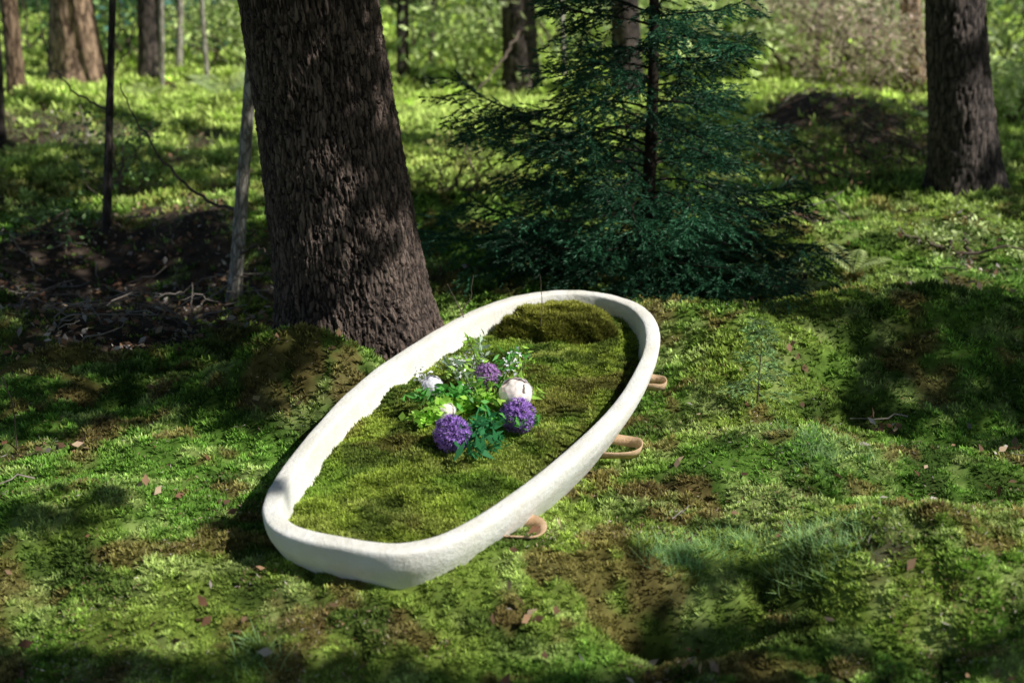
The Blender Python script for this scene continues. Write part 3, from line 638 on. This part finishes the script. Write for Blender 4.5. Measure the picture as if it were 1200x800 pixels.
# ------------------------------------------------------------------ ferns
def fern(px, py, L, nf, label, col):
    x, y, z = PT(px, py); e = empty('fern', (x, y, z)); tag(e, label, 'fern')
    for q in range(nf):
        az = q / nf * 6.28 + random.uniform(-.3, .3); t = np.linspace(0, 1, 16); l = L * random.uniform(.75, 1.1)
        rr_ = l * .75 * t; zz = l * (1.0 * t - .62 * t ** 2.2); pth = np.stack([np.cos(az) * rr_, np.sin(az) * rr_, zz], -1)
        v, f = tube(pth, np.linspace(.003, .001, 16), 4); out = [(v, f, np.array(col) * .6)]
        Vq = []
        for w in range(2, 16):
            for s in (-1, 1):
                pl = l * .26 * math.sin(math.pi * (w / 16) ** .8 * .95 + .08); a2 = az + s * 1.25; d = np.array([math.cos(a2), math.sin(a2), -.25]) * pl; w_ = np.array([math.cos(az), math.sin(az), .3]) * l * .02
                p0 = pth[w]; Vq += [p0, p0 + d * .5 + w_, p0 + d, p0 + d * .5 - w_]
        Vq = np.array(Vq); out.append((Vq, np.arange(len(Vq)).reshape(-1, 4), np.array(col)))
        V, F, c = cat(*out); mk('frond', V, F, M_leaf, e, c)
fern(263, 114, .38, 9, 'bright green fern left of the big leaning trunk, far back', LG)
fern(1000, 322, .24, 6, 'small pale fern on the slope right of the young spruce', YG)
fern(945, 310, .14, 5, 'tiny fern close to the right tips of the young spruce', LG)
fern(165, 120, .22, 7, 'low fern in the sun behind the dark sapling', YG)
fern(1100, 150, .25, 7, 'fern at the left foot of the dark right trunk', MG)
# ------------------------------------------------------------------ twigs standing at the coffin
def twig(name, label, segs, r):
    parts = []
    for pts in segs:
        pts = np.array(pts); t = np.linspace(0, 1, 14); pth = np.stack([np.interp(t, np.linspace(0, 1, len(pts)), pts[:, k]) for k in range(3)], -1) + R.normal(size=(14, 3)) * .001
        v, f = tube(pth, np.linspace(r, r * .4, 14), 5); parts.append((v, f, (.1, .1, .1)))
    V, F, c = cat(*parts); o = mk(name, V, F, M_twig, None, None, True); tag(o, label, 'twig')
q0 = at3(552, 392, .15); yb = q0[1]
twig('bare_twig', 'bare forked twig standing at the left rim of the coffin', [[q0, atY(540, 365, yb), atY(524, 332, yb)], [atY(540, 365, yb), atY(552, 350, yb), atY(554, 322, yb)]], .0026)
X1, Y1, Z1 = PT(452, 402); yb = Y1
twig('bare_twig', 'short bare twig leaning beside the left rim near the big trunk', [[(X1, Y1, Z1 - .01), atY(466, 390, yb), atY(480, 362, yb)], [atY(466, 390, yb), atY(455, 376, yb), atY(442, 368, yb)]], .0024)
q2 = at3(634, 380, .22); yb = q2[1]
twig('bare_twig', 'thin bare twig sticking up beside the moss pillow', [[q2, atY(635, 350, yb), atY(633, 322, yb)]], .0018)
X1, Y1, Z1 = PT(20, 520); yb = Y1
twig('bare_twig', 'thin bare twig rising from the moss at the left edge', [[(X1, Y1, Z1 - .01), atY(14, 470, yb), atY(-2, 430, yb)]], .003)
# ------------------------------------------------------------------ sun and unseen leaves added to shape its dapples
EL = rad(45); sa = np.array([.94, -.35]); sa /= np.linalg.norm(sa)
SV = np.array([sa[0] * math.cos(EL), sa[1] * math.cos(EL), math.sin(EL)])
LIT = [(540, 520, 315, 205, -42, 1.9), (130, 580, 240, 72, 0, .84), (930, 600, 340, 110, 0, .90), (200, 715, 280, 75, 0, .76), (600, 745, 360, 62, 0, .84), (1060, 715, 180, 80, 0, .90), (850, 465, 130, 50, 0, .9),
       (130, 145, 240, 48, 0, 2.0), (545, 160, 125, 85, 0, 2.0), (200, 246, 130, 18, 0, 1.2), (1000, 290, 130, 58, 0, 1.1), (1110, 330, 110, 50, 0, .8),
       (600, 40, 900, 75, 0, 1.0), (950, 70, 280, 85, 0, 2.0), (630, 250, 90, 70, 0, .85), (850, 240, 70, 55, 0, .8), (700, 120, 80, 70, 0, .9), (330, 440, 60, 30, 0, .6), (400, 300, 60, 120, 0, .36)]
DARK = [(800, 755, 62, 32, .9), (1130, 485, 110, 32, .7), (980, 425, 130, 16, .4), (110, 370, 210, 85, .45), (120, 205, 160, 15, 1.3), (1030, 175, 110, 24, 1.1), (120, 25, 170, 42, .6), (870, 185, 90, 36, .4),
        (60, 620, 50, 18, .5), (330, 720, 60, 14, .4), (820, 330, 110, 45, .4), (1150, 240, 60, 30, .3)]
n = 150000
gx_ = R.uniform(-8, 8, n); gy_ = R.uniform(.3, 19, n)
px, py = pix(gx_, gy_, 0 * gx_); S = np.full(n, .05)
for cx, cy, rx, ry, ro, st_ in LIT:
    c_, s_ = math.cos(rad(ro)), math.sin(rad(ro)); dx, dy = px - cx, py - cy
    e_ = np.sqrt(((dx * c_ + dy * s_) / rx) ** 2 + ((-dx * s_ + dy * c_) / ry) ** 2)
    S = np.maximum(S, st_ * (1 - ss(.78, 1.1, e_)))
for cx, cy, rx, ry, st_ in DARK:
    S = S - st_ * np.exp(-((px - cx) / rx) ** 2 - ((py - cy) / ry) ** 2)
nse = .5 * fbm(gx_ * 2.2, gy_ * 2.2, 131, 3) + .5 * fbm(gx_ * 6, gy_ * 6, 137, 3)
drop = (S + np.where(py < 240, 1.4, 2.0) * (nse - .5)) > .38
gx_, gy_ = gx_[~drop], gy_[~drop]; n = len(gx_)
hgt = R.uniform(2.7, 5.4, n); Pc = np.stack([gx_ + SV[0] / SV[2] * hgt, gy_ + SV[1] / SV[2] * hgt, hgt], -1)  # each leaf lifted along the sun ray from the ground spot it darkens
big = [t for t in trees if t[4] >= 8]
dist = np.stack([np.hypot(Pc[:, 0] - t[1], Pc[:, 1] - t[2]) for t in big]); own = dist.argmin(0)
for q, t in enumerate(big):
    m = own == q
    if m.sum() < 5: continue
    V, F, c = leaves(Pc[m] - np.array(t[0].location), R.uniform(.08, .17, m.sum()), np.array([.06, .12, .03]), .3, .75, .35)
    mk('unseen_shade_leaves', V, F, M_leaf, t[0], c)  # added out-of-view leaves casting the chosen shadows, parented to the nearest tree
sun = bpy.data.lights.new('sun', 'SUN'); sun.energy = 5; sun.angle = rad(.53); sun.color = (1, .97, .90)
so = bpy.data.objects.new('sun', sun); C.objects.link(so); so.rotation_euler = Vector(SV).to_track_quat('Z', 'Y').to_euler()
w = bpy.data.worlds.new('World'); bpy.context.scene.world = w; w.use_nodes = True; nt = w.node_tree; bg = nt.nodes['Background']
sk = nt.nodes.new('ShaderNodeTexSky'); sk.sky_type = 'NISHITA'; sk.sun_disc = False; sk.sun_elevation = EL; sk.sun_rotation = math.atan2(SV[0], SV[1])
nt.links.new(sk.outputs[0], bg.inputs[0]); bg.inputs[1].default_value = .085
# ------------------------------------------------------------------ camera
cam = bpy.data.cameras.new('camera'); cam.lens = 50; cam.sensor_width = 36; cam.clip_end = 400
cam.dof.use_dof = True; cam.dof.focus_distance = 4.5; cam.dof.aperture_fstop = 2.2
co = bpy.data.objects.new('camera', cam); C.objects.link(co); co.location = (0, 0, H); co.rotation_euler = (math.pi / 2 - PITCH, 0, 0)
bpy.context.scene.camera = co
sc = bpy.context.scene; sc.view_settings.view_transform = 'Standard'; sc.view_settings.look = 'None'; sc.view_settings.exposure = 0
